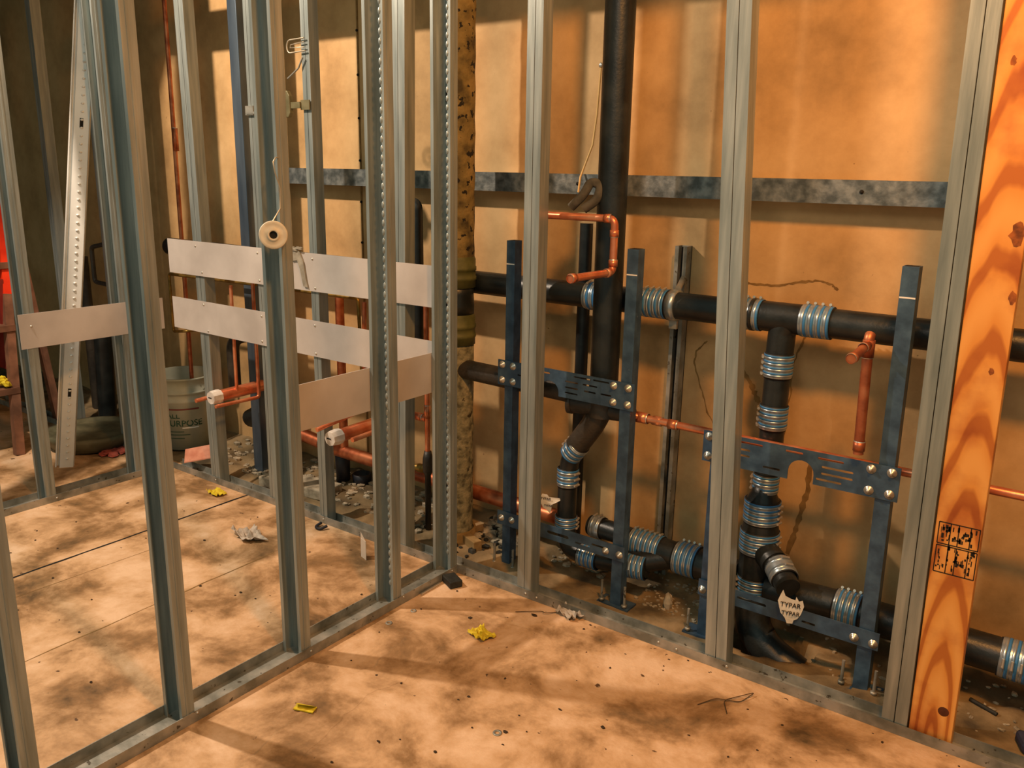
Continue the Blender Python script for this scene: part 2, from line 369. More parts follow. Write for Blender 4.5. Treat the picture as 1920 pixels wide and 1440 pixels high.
AG = 'steel studs of the plumbing wall'
box_stud(.262, .056, .050, 'boxed double steel stud, just right of the inner wall corner', -.003, group=AG)
box_stud(.951, .066, .050, 'boxed double steel stud with a wide dark seam, in front of the black stack', -.046, group=AG)
box_stud(1.447, .062, .050, 'boxed double steel stud butted against the orange wooden stud', -.0145, group=AG)
box_stud(-1.463, .062, .050, 'broad shiny steel stud at the far left end of the riveted straps', -.012, group=AG)
box_stud(-1.050, .034, .046, 'narrow steel stud behind the hanging wire spool', 0, group=AG)
box_stud(-.732, .042, .046, 'steel stud carrying a wire clip and a grey box bracket', .0, group=AG)
box_stud(-.318, .060, .050, 'steel stud half hidden behind the scalloped partition stud', .015, group=AG)
for x, lb in ((-2.215, 'dim steel stud right of the leaning bright stud'), (-2.70, 'dark steel stud left of the leaning bright stud')):
    box_stud(x, .046, .05, lb, 0, m=GALV, group=AG)
BG = 'steel studs of the near partition'
c_stud(-.0035, -.036, 'y', .036, .082, 'corner stud of the near partition with a scalloped lip', teeth=True, group=BG)
c_stud(-.0035, -.328, 'y', .038, .082, 'second stud from the corner in the near partition, scalloped lip', teeth=True, group=BG)
c_stud(-.0035, -.716, 'y', .036, .082, 'stud with the white wire spool hanging beside it', group=BG)
c_stud(-.0035, -1.108, 'y', .036, .082, 'large stud of the near partition beside the floor joint', group=BG)
c_stud(-.0035, -1.494, 'y', .036, .082, 'nearest partition stud at the bottom left corner of the view', group=BG)
CG = 'steel studs of the far partition'
c_stud(-1.7785, -.178, 'y', .038, .082, 'far partition stud at the right end of its grey strap', group=CG)
c_stud(-1.7785, -.585, 'y', .040, .082, 'far partition stud under the left end of its strap', group=CG)
c_stud(-1.7785, -.985, 'y', .038, .082, 'far partition stud outside the left edge of the view', group=CG)

track(-1.774, 2.5, 0, .058, 'x', 'long floor track of the plumbing wall running to the right edge', scr=[((1.0 + .02, 0, .018), (0, -1, 0)), ((.345, 0, .016), (0, -1, 0)), ((.30, 0, .016), (0, -1, 0)), ((-.71, 0, .018), (0, -1, 0)), ((-1.43, 0, .018), (0, -1, 0)), ((.80, 0, .016), (0, -1, 0)), ((.86, 0, .014), (0, -1, 0))])
track(-3.6, -1.87, 0, .058, 'x', 'floor track of the rear wall left of the far partition')
track(-.090, 0.0, -2.6, -.001, 'y', 'floor track of the near partition running toward the camera', scr=[((0, -.282, .024), (1, 0, 0)), ((0, -.682, .017), (1, 0, 0)), ((0, -1.066, .024), (1, 0, 0)), ((0, -.03, .02), (1, 0, 0))])
track(-1.865, -1.775, -2.0, -.001, 'y', 'short floor track of the far partition at left', scr=[((-1.775, -.545, .016), (1, 0, 0))])
g = MB(); g.box(-2.2, 1.20, .07, .11, 2.14, 2.265); top(g, 'unseen_header', GALV2, 'unseen galvanised header above the plumbing wall, placed for its shadow band', 'beam')  # out of view, placed to cast the level shadow band on the wall

# wooden stud
t = thing('wooden_stud', (1.513, .010, 0), 'orange pine stud with a black grade stamp and a knot near its foot', 'stud'); M = shear(1.513, .010, -.0145)
g = MB(); g.box(0, .100, 0, .040, .003, H, 0, M); g.build('timber', PINE, t, .002)
g = MB()
def ybox(g, x0, x1, z0, z1, m=0, e=.0006): g.box(x0, x1, -e, .0002, z0, z1, m, M)
for (zz0, zz1) in ((.475, .545), (.550, .605)):
    for z in (zz0, zz1): ybox(g, .008, .097, z - .0012, z + .0012)
    for x in (.008, .034, .052, .078, .097): ybox(g, x - .0012, x + .0012, zz0, zz1)
for k in range(85):
    x = R.uniform(.010, .09); z = R.choice([R.uniform(.480, .538), R.uniform(.555, .597)]); ww = R.uniform(.0012, .006); hh = R.uniform(.003, .014); ybox(g, x, x + ww, z, min(z + hh, .605))
g.build('grade_stamp', BLACKINK, t)
g = MB(); pts = []
g.lathe(M @ Vector((.074, .0, .105)), (0, -1, 0), [(-.0005, .014), (.0006, .012), (.001, .004), (.0012, 0)], 14); g.build('knot', KNOT, t)
for kx, kz, kr in ((.084, 1.30, .017), (.093, 1.16, .010), (.072, .99, .006), (.030, 1.66, .007)):
    g = MB(); n_ = 13; P_ = [M @ Vector((kx + kr * R.uniform(.6, 1.1) * math.cos(2 * PI * i / n_), -.0005, kz + kr * 1.7 * R.uniform(.6, 1.1) * math.sin(2 * PI * i / n_))) for i in range(n_)]
    P_ = [Vector((min(p.x, (M @ Vector((.0995, 0, p.z))).x), p.y, p.z)) for p in P_]
    g.add(P_, [tuple(range(n_))]); g.build('knot', KNOTL, t)

# ------------------------------------------------------------------ straps
def rivet(p, d, t): MB().lathe(p, d, [(0, .0048), (.0015, .0048), (.0035, .002), (.0036, 0)], 10).build('rivet', SOLDER, t)
def strapx(x0, x1, z0, z1, sl, label, riv):
    t = thing('backing_strap', (x0, 0, z0), label, 'strap'); g = MB(); y1 = -.001; y0 = y1 - .0022
    g.add([(x0, y0, z0), (x1, y0, z0 + sl), (x1, y0, z1 + sl * .3), (x0, y0, z1), (x0, y1, z0), (x1, y1, z0 + sl), (x1, y1, z1 + sl * .3), (x0, y1, z1)], [(0, 1, 2, 3), (7, 6, 5, 4), (0, 4, 5, 1), (3, 2, 6, 7), (0, 3, 7, 4), (1, 5, 6, 2)])
    g.build('strap_plate', STRAP, t)
    for x, z in riv: rivet((x, y0, z), (0, -1, 0), t)
strapx(-1.655, -.095, .947, 1.095, .008, 'upper of two riveted steel straps across the plumbing wall studs', [(-1.45, 1.075), (-1.415, .965), (-1.035, 1.075), (-1.03, .965), (-.71, 1.075), (-.70, .965)])
strapx(-1.652, -.10, .701, .840, -.006, 'lower of two riveted steel straps across the plumbing wall studs', [(-1.42, .825), (-1.40, .712), (-1.03, .82), (-1.035, .715), (-.71, .82), (-.71, .71)])
t = thing('backing_strap', (-1.775, -.61, .675), 'short riveted steel strap across the far partition studs at left', 'strap'); g = MB(); g.box(-1.7745, -1.772, -.612, .022, .675, .817); g.build('strap_plate', STRAP, t)
rivet((-1.772, -.565, .765), (1, 0, 0), t); rivet((-1.772, -.142, .77), (1, 0, 0), t)
t = thing('backing_strap', (-.09, -.88, .66), 'wide grey-green steel strap fixed along the back of the near partition', 'strap'); g = MB()
g.box(-.0935, -.0905, -.70, -.012, .665, .805); g.build('strap_plate', STRAP, t)

# ------------------------------------------------------------------ leaning stud, blue post
a = Vector((-2.18, -.335, 0)); b = Vector((-1.905, -.160, 2.06)); d = (b - a)
L = d.length * 1.18; zz = d.normalized(); view = (Vector((1.79, -2.17, 1.4)) - a).normalized()
xx = (Vector((.62, .785, 0)) - zz * zz.dot(Vector((.62, .785, 0)))).normalized(); yy = zz.cross(xx)
M = Matrix((xx, yy, zz)).transposed().to_4x4(); M.translation = a
t = thing('leaning_stud', a, 'bright loose steel stud leaning against the far partition, dimpled face', 'stud')
g = MB(); g.box(0, .062, 0, T, 0, L, 0, M); g.box(0, T, 0, .03, 0, L, 0, M); g.box(.060, .062, 0, .03, 0, L, 0, M); g.box(-.018, -.013, .004, .03, 0, L, 0, M); g.box(-.013, 0, .028, .03, 0, L, 0, M)
k = .05
while k < L - .05:
    g.ball(M @ Vector((.032, -.0005, k)), .008, 0, (1, .9, .6), 8); k += .034
g.build('channel', GLAREST, t)
for z in (.36, 1.58): g = MB(); g.box(.024, .038, -.001, .0005, z, z + .04, 0, M); g.build('slot', SEAM, t)
g = MB(); g.box(-1.385, -1.325, .18, .22, .02, 2.9); top(g, 'steel_post', BLUEGREY, 'blue-grey steel post standing behind the strapped studs, against the wall side', 'post', bevel=.003)

# ------------------------------------------------------------------ carriers: posts, plates, bolts
PG = 'blue fixture carriers'
PYF = .135
def post(x, w, z0, z1, label, lean=0):
    t = thing('carrier_post', (x, PYF, 0), label, 'post', PG); M = shear(x, PYF, lean)
    g = MB(); g.box(0, w, 0, .040, z0, z1, 0, M); g.box(.004, w - .004, .004, .036, z1, z1 + .0006, 1, M); g.build('tube', [BLUE, SEAM], t, .002)
    for xa in (-.030, w + .018):
        g = MB(); g.tube([(x + xa, PYF - .004, .0), (x + xa, PYF - .004, .085)], .0045, 8); g.lathe((x + xa, PYF - .004, .012), (0, 0, 1), [(0, 0), (0, .010), (.008, .010), (.008, 0)], 6); g.build('anchor_rod', GALV2, t)
    g = MB(); g.box(x - .045, x + w + .035, PYF - .012, PYF + .05, .0005, .008); g.build('foot_plate', BLUE, t)
    g = MB(); g.box(.001, w - .001, -.0006, 0, (z0 + z1) * .93, (z0 + z1) * .93 + .004, 0, M); g.build('paint_mark', WHITEINK, t)
    return t
post(.098, .034, .004, 1.187, 'leftmost blue square post, bolted to the left end of a slotted plate')
post(.552, .038, .004, 1.190, 'blue square post between the two seamed double studs', 0)
post(.866, .034, .004, 1.0 - .3, 'short blue post almost hidden behind the seamed double stud')
post(1.340, .040, .004, 1.200, 'rightmost blue square post, in front of the thick black pipe', -.010)
def slot(cx, cz, l, h, n=5):
    r = h / 2; o = []
    for i in range(n): a = PI / 2 + PI * i / (n - 1); o.append((cx - l / 2 + r + r * math.cos(a), cz + r * math.sin(a)))
    for i in range(n): a = -PI / 2 + PI * i / (n - 1); o.append((cx + l / 2 - r + r * math.cos(a), cz + r * math.sin(a)))
    return o
def plate(x0, z0, wd, ht, cut, slots, bolts, label, drop=0, yf=None):
    yf = PYF - .005 if yf is None else yf
    t = thing('slotted_plate', (x0, yf, z0), label, 'plate', PG)
    out = [(0, 0)]
    for (cx, cr, chh) in cut:
        out += [(cx - cr, 0), (cx - cr, chh - cr)] + [(cx + cr * math.cos(PI - PI * k / 10), chh - cr + cr * math.sin(PI * k / 10)) for k in range(1, 10)] + [(cx + cr, chh - cr), (cx + cr, 0)]
    out += [(wd, 0), (wd, ht), (0, ht)]
    vs, fs = flat_from_curve([out] + [slot(*s) for s in slots], .004)
    g = MB(); g.add([(x0 + v.x, yf + v.z, z0 + v.y + drop * v.x / wd) for v in vs], fs); g.build('plate', BLUE, t)
    for bx, bz in bolts:
        p = Vector((x0 + bx, yf - .002, z0 + bz + drop * bx / wd)); g = MB()
        g.lathe(p, (0, -1, 0), [(0, .0128), (.002, .0128), (.002, .009), (.006, .0085), (.006, .0045), (.012, .0042), (.012, 0)], 16)
        g.build('bolt', SOLDER, t)
    return t
b4 = lambda w, h: [(.018, .018), (.018, h - .016), (.064, .018), (.064, h - .016), (w - .073, .018), (w - .073, h - .016), (w - .021, .018), (w - .021, h - .016)]
plate(.074, .692, .530, .088, [(.215, .036, .048)], [(.10, .045, .035, .006), (.34, .076, .065, .006), (.41, .077, .06, .006), (.30, .056, .05, .006), (.37, .056, .055, .006), (.30, .036, .05, .006), (.37, .035, .045, .006), (.43, .036, .04, .006), (.30, .018, .05, .006), (.20, .072, .03, .006)], b4(.53, .088), 'upper slotted blue plate of the left carrier', -.004)
plate(.842, .582, .549, .094, [(.293, .036, .062)], [(.13, .080, .10, .007), (.27, .081, .05, .007), (.37, .078, .07, .007), (.11, .058, .07, .007), (.11, .040, .07, .007), (.21, .020, .05, .007), (.39, .055, .085, .007), (.39, .036, .085, .007), (.37, .018, .07, .007)], b4(.549, .094), 'upper slotted blue plate of the right carrier, with a rounded notch', .002)
plate(.080, .172, .520, .052, [], [(.26, .026, .09, .012), (.36, .018, .06, .008), (.42, .03, .05, .008)], [(.018, .026), (.064, .028), (.45, .022), (.502, .022)], 'lower slotted blue plate of the left carrier near the floor', .0)
plate(.862, .146, .532, .052, [], [(.17, .03, .09, .010), (.34, .018, .04, .008), (.29, .036, .05, .008)], [(.014, .020), (.467, .020), (.518, .018)], 'lower slotted blue plate of the right carrier near the floor', .0)
# ------------------------------------------------------------------ black waste pipes
def pipe(name, pts, r, label, cat='pipe', m=IRON, group=None, rad=.06, n=26, extra=None):
    g = MB(); g.tube(bend(pts, rad) if len(pts) > 2 else pts, r, n, 0)
    if extra:
        for p, d, prof in extra: g.lathe(p, d, prof, 26)
    return top(g, name, m, label, cat, group)
WG = 'black waste pipes'
HZ, HY = 1.008, .30
pipe('waste_pipe', [(-2.12, HY, 1.012), (.345, HY, HZ)], .042, 'long black horizontal waste pipe left of the vertical vent', group=WG)
pipe('waste_pipe', [(.36, HY, HZ), (.90, HY, HZ)], .0425, 'black horizontal waste pipe between vertical vent and tee', group=WG)
pipe('waste_pipe', [(1.09, HY, HZ), (2.6, HY, HZ - .002)], .0425, 'black horizontal waste pipe running right behind the rightmost blue post', group=WG)
g = MB(); g.tube([(.895, HY, HZ), (1.085, HY, HZ)], .045, 26); g.tube(bend([(1.02, HY, HZ), (.99, HY, HZ - .03), (.987, HY, .86)], .02), .040, 26); g.lathe((.895, HY, HZ), (1, 0, 0), [(0, .0), (0, .049), (.012, .049), (.012, .045)], 26)
top(g, 'pipe_tee', IRON, 'black pipe tee turning down from the horizontal waste pipe', 'pipe fitting')
pipe('waste_pipe', [(.988, HY, .86), (.988, HY, .70)], .038, 'short black pipe directly below the tee', group=WG)
pipe('waste_pipe', [(.988, HY, .70), (.988, HY, .50)], .037, 'black pipe passing behind the notched blue plate', group=WG)
g = MB(); g.lathe((.986, .285, .49), (0, 0, -1), [(0, 0), (0, .034), (.02, .036), (.05, .052), (.12, .052), (.14, .056), (.30, .056), (.42, .056), (.44, .05), (.50, .05), (.50, 0)], 28)
g.tube([(1.0, .275, .29), (1.055, .235, .268)], .042, 24)
top(g, 'stack_fitting', IRON, 'black stack fitting with a side branch low behind the right carrier', 'pipe fitting')
VX, VY = .452, .205
pipe('vent_pipe', [(VX - .004, VY, 3.0), (VX, VY, .70)], .0465, 'tall thick black vertical vent pipe with blue-green sheen', group=WG)
g = MB(); g.tube([(VX, VY, .74), (VX, VY, .63)], .049, 26)
g.tube(bend([(VX, VY, .665), (.42, .205, .595), (.350, .215, .50)], .05), .040, 24)
g.tube([(VX, VY, .665), (.352, .185, .668)], .040, 24); g.lathe((.352, .185, .668), (-1, -.2, .03), [(0, .040), (0, .045), (.016, .045), (.016, .036), (-.01, .034), (-.01, 0)], 24)
g.tube([(VX, VY, .66), (.56, .215, .648)], [.040, .026], 24)
top(g, 'pipe_wye', IRONB, 'brown-black three way fitting under the left slotted plate', 'pipe fitting')
pipe('waste_pipe', [(-.14, .20, .70), (.345, .20, .69)], .036, 'short dark pipe entering the left slotted plate from the rusty stack', m=IRONB, group=WG)
pipe('waste_pipe', [(.352, .215, .505), (.318, .225, .44), (.312, .228, .36)], .033, 'curved black pipe below the three way fitting', group=WG, rad=.08)
pipe('waste_pipe', [(.312, .228, .37), (.310, .228, .20), (.33, .215, .115), (.45, .205, .112), (.64, .22, .13)], .034, 'black pipe dropping behind the small torn label and turning right', group=WG, rad=.07)
pipe('waste_pipe', [(.37, .30, .185), (.50, .295, .185), (.60, .29, .180)], .036, 'black pipe run behind the lower left plate', group=WG)
g = MB(); g.tube([(.585, .28, .178), (.72, .28, .172)], .047, 26); g.tube([(.58, .225, .128), (.70, .275, .165)], .038, 24); g.lathe((.715, .28, .172), (1, 0, 0), [(0, .047), (0, .053), (.012, .053), (.012, .047)], 26)
top(g, 'pipe_wye', IRON, 'black double wye joining two lower pipes right of the second blue post', 'pipe fitting')
pipe('waste_pipe', [(.79, .28, .170), (.93, .28, .166)], .052, 'thick black lower pipe left of the seamed double stud', group=WG)
pipe('waste_pipe', [(1.03, .27, .160), (1.24, .275, .168)], .050, 'thick black lower pipe behind the white torn cap', group=WG)
pipe('waste_pipe', [(1.30, .275, .168), (2.6, .28, .160)], .050, 'thick black lower pipe running out at the right edge', group=WG)
pipe('floor_drain', [(.99, .265, .12), (1.0, .25, .03), (1.06, .235, -.03), (1.16, .23, -.07)], .055, 'black drain bend going into the hole under the right carrier', group=WG, rad=.06)
g = MB(); g.tube([(.248, .395, 1.24), (.246, .395, .02)], .023, 18); top(g, 'thin_waste_pipe', IRON, 'thin dark vertical pipe behind the horizontal waste pipe', 'pipe')
# hook shaped pipe left of the stack
g = MB(); g.tube(bend([(-.55, .33, 1.272), (-.452, .30, 1.285), (-.445, .30, .60)], .03), .0215, 18); top(g, 'hooked_pipe', IRON, 'dark pipe with a hooked top left of the corner stud', 'pipe')

def coupling(c, d, r, ln, nb, label, screw=(0, -1, 0), blue=True):
    """no-hub coupling: rubber sleeve, steel shield, clamp bands, screw housings"""
    c = Vector(c); d = Vector(d).normalized(); p = c - d * ln / 2
    t = thing('pipe_coupling', c, label, 'coupling', 'banded pipe couplings')
    MB().lathe(p, d, [(-.004, r + .0005), (-.004, r + .003), (ln + .004, r + .003), (ln + .004, r + .0005)], 28).build('rubber_sleeve', RUBBER, t)
    prof = [(0, r), (0, r + .0042)]
    for i in range(nb):
        for q, h in ((.1, .0050), (.9, .0050)): prof.append((ln * (i + q) / nb, r + h))
    prof += [(ln, r + .0042), (ln, r)]
    MB().lathe(p, d, prof, 32).build('steel_shield', BAND, t)
    s = Vector(screw); s = (s - d * s.dot(d)).normalized(); tg = d.cross(s)
    for k in range(nb):
        q = ln * (k + .5) / nb; w = ln / nb * .20
        cb = MB().lathe(p, d, [(q - w, r + .004), (q - w, r + .0056), (q + w, r + .0056), (q + w, r + .004)], 32).build('clamp_band', BAND, t)
        if blue:
            MB().lathe(p, d, [(q + w, r + .0050), (q + w, r + .0055), (q + w * 2.9, r + .0055), (q + w * 2.9, r + .0050)], 32).build('blue_stripe', BLUEBAND, cb)
        hp = p + d * q + s * (r + .0085)
        g = MB(); g.tube([hp - tg * .011, hp + tg * .008], .0040, 8); g.tube([hp + tg * .008, hp + tg * .013], .0046, 6); g.build('clamp_screw', SOLDER, cb)
    return t
coupling((.345, HY, HZ), (1, 0, 0), .042, .05, 2, 'banded coupling half hidden left of the tall vent pipe', (0, -.3, 1))
coupling((.575, HY, HZ), (1, 0, 0), .042, .085, 4, 'banded coupling on the horizontal pipe beside the metal hanger clamp', (0, -.2, 1))
coupling((.895, HY, HZ), (1, 0, 0), .042, .060, 3, 'banded coupling left of the tee, beside the seamed stud', (0, .3, 1))
coupling((1.087, HY, HZ), (1, 0, 0), .042, .085, 4, 'four band coupling on the horizontal pipe right of the tee', (0, .3, 1))
coupling((.988, HY, .865), (0, 0, 1), .038, .068, 4, 'vertical coupling just below the tee', (-1, -.4, 0))
coupling((.988, HY, .705), (0, 0, 1), .037, .070, 4, 'vertical coupling right above the notched plate', (-1, -.4, 0))
coupling((.988, .29, .495), (0, 0, 1), .034, .055, 3, 'narrow coupling just below the notched plate', (-1, -.2, 0))
coupling((.986, .285, .405), (0, 0, 1), .050, .070, 4, 'large blue striped coupling low on the right stack', (1, -.1, 0))
coupling((.986, .285, .305), (0, 0, 1), .055, .070, 4, 'widest coupling low on the right stack', (1, -.1, 0))
coupling((.986, .28, .150), (0, 0, 1), .050, .070, 4, 'shiny coupling at the foot of the right stack', (-1, -.6, 0))
coupling((1.085, .215, .255), (.62, -.72, -.30), .038, .060, 2, 'grey coupling on the slanted branch above the white torn cap', (.3, 0, 1), blue=False)
coupling((1.273, .275, .168), (1, 0, 0), .050, .070, 4, 'blue striped coupling on the lower pipe left of the rightmost blue post', (0, .5, 1))
coupling((1.715, .28, .163), (1, 0, 0), .050, .085, 4, 'banded coupling at the lower right edge beyond the wooden stud', (0, -1, .2))
coupling((.757, .28, .172), (1, 0, 0), .050, .075, 4, 'blue striped coupling right of the double wye', (0, .7, 1))
coupling((.605, .28, .180), (1, 0, -.02), .042, .110, 6, 'long coupling with ball headed screws behind the second blue post', (0, .2, 1))
coupling((.600, .215, .125), (1, .15, .05), .036, .070, 4, 'lower coupling with slanted screws right of the second blue post', (0, -1, .4))
coupling((.425, .206, .112), (1, 0, 0), .034, .070, 4, 'white and blue coupling under the lower left plate', (0, .2, -1))
coupling((.345, .215, .487), (-.62, .12, -.72), .034, .060, 3, 'slanted coupling under the three way fitting', (-1, 0, .6))
coupling((.312, .228, .375), (0, 0, 1), .033, .062, 3, 'upright coupling above the small torn label', (1, -.2, 0))
coupling((.310, .228, .205), (0, 0, 1), .034, .045, 3, 'coupling below the small torn label beside the copper pipe', (1, .3, 0))
coupling((.40, .30, .185), (1, 0, 0), .036, .040, 2, 'pale dusty coupling behind the lower left plate', (0, 0, 1), blue=False)

# torn label / cap with writing
def sticker(c, nrm, up, outline, lines, label, name='torn_label'):
    c = Vector(c); n = Vector(nrm).normalized(); u = Vector(up); u = (u - n * u.dot(n)).normalized(); r = u.cross(n)
    t = thing(name, c, label, 'label'); g = MB(); k = len(outline)
    P = [c + r * x + u * y + n * (.0035 * math.sin(x * 90) * math.cos(y * 60)) for x, y in outline]
    Q = [p - n * .0012 for p in P]
    g.add(P + Q, [tuple(range(k))[::-1], tuple(range(k, 2 * k))] + [(i, (i + 1) % k, k + (i + 1) % k, k + i) for i in range(k)]); g.build('sheet', PAPER_W, t)
    for txt, x, y, sz in lines:
        vs, fs = text_mesh(txt, sz); MB().add([c + r * (v.x + x) + u * (v.y + y) + n * (v.z + .0045) for v in vs], fs).build('lettering', BLACKINK, t)
    return t
PAPER_W = mat('white_wrap', [(204, 200, 188), (228, 224, 214)], rough=.8, scale=20)
CN = Vector((.45, -.85, .25))
g = MB(); g.tube([(1.09, .205, .252), (1.125, .165, .235)], .036, 22); g.tube([(1.055, .235, .268), (1.075, .220, .260)], .0365, 22); top(g, 'branch_pipe', IRON, 'slanted black branch pipe stub ending behind the white torn cap', 'pipe')
sticker((1.150, .118, .205), (.3, -.93, .2), (0, 0, 1), [(-.036, .012), (-.030, .030), (-.024, .046), (-.016, .028), (0, .022), (.012, .020), (.014, .030), (.022, .018), (.032, .022), (.037, .005), (.030, -.020), (.022, -.034), (.012, -.040), (.010, -.050), (-.006, -.050), (-.012, -.036), (-.026, -.022)], [('TYPAR', .000, .004, .019), ('TYPAR', .002, -.020, .017)], 'large white torn wrap with black letters on the branch pipe end')
sticker((.270, .180, .282), (.35, -.93, .1), (0, 0, 1), [(-.038, .010), (-.028, .030), (-.010, .028), (-.004, .020), (.034, .020), (.040, .014), (.024, .004), (.010, -.004), (.004, -.040), (-.010, -.026), (-.024, -.020), (-.030, -.008)], [('TYPAR', -.014, .014, .013), ('TYPAR', -.004, -.010, .010)], 'small white torn label beside the copper pipe on the left riser')

# ------------------------------------------------------------------ wall strut and pipe hanger
t = thing('slotted_strut', (.605, .41, 0), 'vertical slotted steel strut fixed to the tan wall between the carriers', 'strut')
g = MB(); g.box(.584, .592, .398, .438, .0, 1.185); g.box(.618, .626, .398, .438, .0, 1.185); g.box(.584, .626, .434, .438, 0, 1.185); g.box(.592, .597, .398, .402, 0, 1.185); g.box(.613, .618, .398, .402, 0, 1.185)
g.build('channel', GALV2, t)
g = MB(); k = .04
g.box(.592, .600, .4325, .434, .01, 1.18)
while k < 1.16: g.box(.605, .613, .4325, .434, k, k + .03); k += .05
g.build('slot', SEAM, t)
t = thing('pipe_hanger', (.64, HY, HZ), 'bright metal strap clamp holding the horizontal pipe to the strut', 'pipe clamp')
g = MB(); g.lathe((.628, HY, HZ), (1, 0, 0), [(0, .043), (0, .050), (.026, .050), (.026, .043)], 28); g.build('ring', BAND, t)
g = MB(); g.tube([(.64, HY + .02, HZ + .05), (.62, .40, HZ + .075)], .010, 8); g.build('tie', GALV2, t); g = MB(); g.box(.628, .654, HY - .006, HY + .006, HZ - .075, HZ - .048); g.build('clamp_lug', GALV2, t)
g = MB(); g.lathe((.622, HY, HZ), (1, 0, 0), [(0, .043), (0, .049), (.006, .049), (.006, .043)], 28); g.build('gasket', RUBBER, t)

# ------------------------------------------------------------------ copper
CG2 = 'copper water pipes'
def copper(paths, label, m=COPPER, fit=(), cap=(), name='copper_pipe'):
    t = thing(name, paths[0][0][0], label, 'pipe', CG2)
    for pts, r in paths:
        g = MB(); g.tube(bend(pts, r * 2.0) if len(pts) > 2 else pts, r, 18); g.build('tube', m, t)
    for p, d, r, l in fit:
        MB().lathe(Vector(p) - Vector(d).normalized() * l / 2, d, [(0, r - .001), (0, r + .0022), (l, r + .0022), (l, r - .001)], 18).build('fitting', m, t)
        MB().lathe(Vector(p) + Vector(d).normalized() * l / 2, d, [(0, r + .0018), (.0025, r + .0008)], 18).build('solder_ring', SOLDER, t)
    for p, d, r, l in cap:
        q = MB().lathe(p, d, [(0, r), (0, r + .004), (l * .35, r + .0055), (l * .8, r + .0035), (l, r + .002), (l + .001, .0)], 9); q.sm = [False] * len(q.f); w_ = q.build('tape_wrap', TAPE, t)
        pv = Vector(p) + Vector(d).normalized() * (l + .0015); MB().box(pv.x - r * .55, pv.x + r * .3, pv.y - .0006, pv.y, pv.z - .002, pv.z + .003).build('torn_slit', SEAM, w_)
    return t
copper([([(.262, .115, 1.278), (.515, .115, 1.278), (.515, .115, 1.118), (.505, -.11, 1.118)], .0115)], 'bright copper pipe loop stubbing out in front of the tall vent pipe', fit=[((.49, .115, 1.278), (1, 0, 0), .0115, .02), ((.515, .115, 1.235), (0, 0, -1), .0115, .02), ((.515, .115, 1.145), (0, 0, 1), .0115, .02), ((.514, .085, 1.118), (0, -1, 0), .0115, .02), ((.505, -.100, 1.118), (0, -1, 0), .0118, .022)])
copper([([(1.283, .115, .70), (1.275, .115, 1.012), (1.275, .125, 1.02)], .0135), ([(1.276, .115, .998), (1.276, -.045, .985)], .0115)], 'short vertical copper pipe with a stub, left of the rightmost blue post', m=COPPERD, fit=[((1.276, .115, .985), (0, 0, -1), .0135, .045), ((1.276, .075, .996), (0, -1, 0), .0115, .03), ((1.276, -.035, .986), (0, -1, 0), .0118, .022), ((1.283, .115, .722), (0, 0, 1), .0135, .025)])
copper([([(.55, .215, .648), (.60, .235, .640), (1.0, .25, .632), (2.6, .25, .632)], .0125)], 'horizontal copper pipe running right from the three way fitting', fit=[((.585, .23, .642), (1, 0, 0), .016, .04), ((.635, .24, .638), (1, 0, 0), .0135, .03), ((.69, .24, .637), (1, 0, 0), .0135, .03)])
copper([([(-.96, .30, .188), (.30, .30, .176)], .0285)], 'thick copper pipe low along the wall behind the studs', m=COPPERD)
copper([([(-1.29, .18, .452), (-1.29, -.055, .448)], .026), ([(-1.272, .03, .46), (-1.268, .03, .92)], .0075), ([(-1.240, .12, .93), (-1.240, .12, .418), (-1.252, -.095, .418)], .008), ([(-1.338, .10, .444), (-1.338, -.13, .436)], .009)], 'copper stub-outs with taped end beside the white bucket', cap=[((-1.29, -.045, .448), (0, -1, 0), .026, .045)])
copper([([(-.530, .20, .432), (-.535, -.075, .424)], .026), ([(-.53, .085, .92), (-.545, .085, .498), (-.565, -.14, .462)], .009), ([(-.425, .15, .448), (-.43, -.09, .438)], .0095)], 'copper stub-outs with white taped end under the near partition strap', cap=[((-.535, -.055, .424), (0, -1, 0), .026, .05)])
copper([([(-.325, .205, .93), (-.322, .205, .31)], .0105), ([(-.60, .21, .475), (-.328, .205, .472)], .014)], 'vertical copper pipe with a branch left of the rusty stack', fit=[((-.323, .205, .50), (0, 0, 1), .0105, .05), ((-.36, .205, .473), (1, 0, 0), .014, .03)])
copper([([(-1.845, .20, 2.9), (-1.865, .20, .35)], .010)], 'tall dark copper riser left of the broad shiny stud', m=COPPERD, fit=[((-1.848, .20, 1.52), (0, 0, 1), .011, .10)])
copper([([(-1.255, .15, .913), (-1.908, .15, .903), (-1.908, .15, .625), (-1.80, .15, .640), (-1.79, .44, .640)], .007)], 'thin brown tube frame under the upper strap at left', m=BRASS)
copper([([(-1.0, .15, .913), (-.63, .15, .916), (-.62, .15, .62), (-.62, .44, .62)], .007)], 'thin brown tube under the upper strap beside the partition', m=BRASS)
copper([([(-.90, .30, .94), (-.90, .30, .19)], .019)], 'thick aged copper riser behind the straps', m=COPPERD)
t = thing('shutoff_valve', (-.33, .20, .25), 'small brass valve at the foot of the vertical copper pipe', 'valve')
g = MB(); g.lathe((-.322, .205, .34), (0, 0, -1), [(0, 0), (0, .014), (.03, .02), (.08, .022), (.10, .012), (.335, .012), (.335, 0)], 14); g.build('body', IRONB, t)
g = MB(); g.lathe((-.33, .20, .265), (-1, -.2, .02), [(0, 0), (0, .016), (.03, .018), (.05, .012), (.07, .016), (.09, .009), (.09, 0)], 14); g.build('stem', BRASS, t)

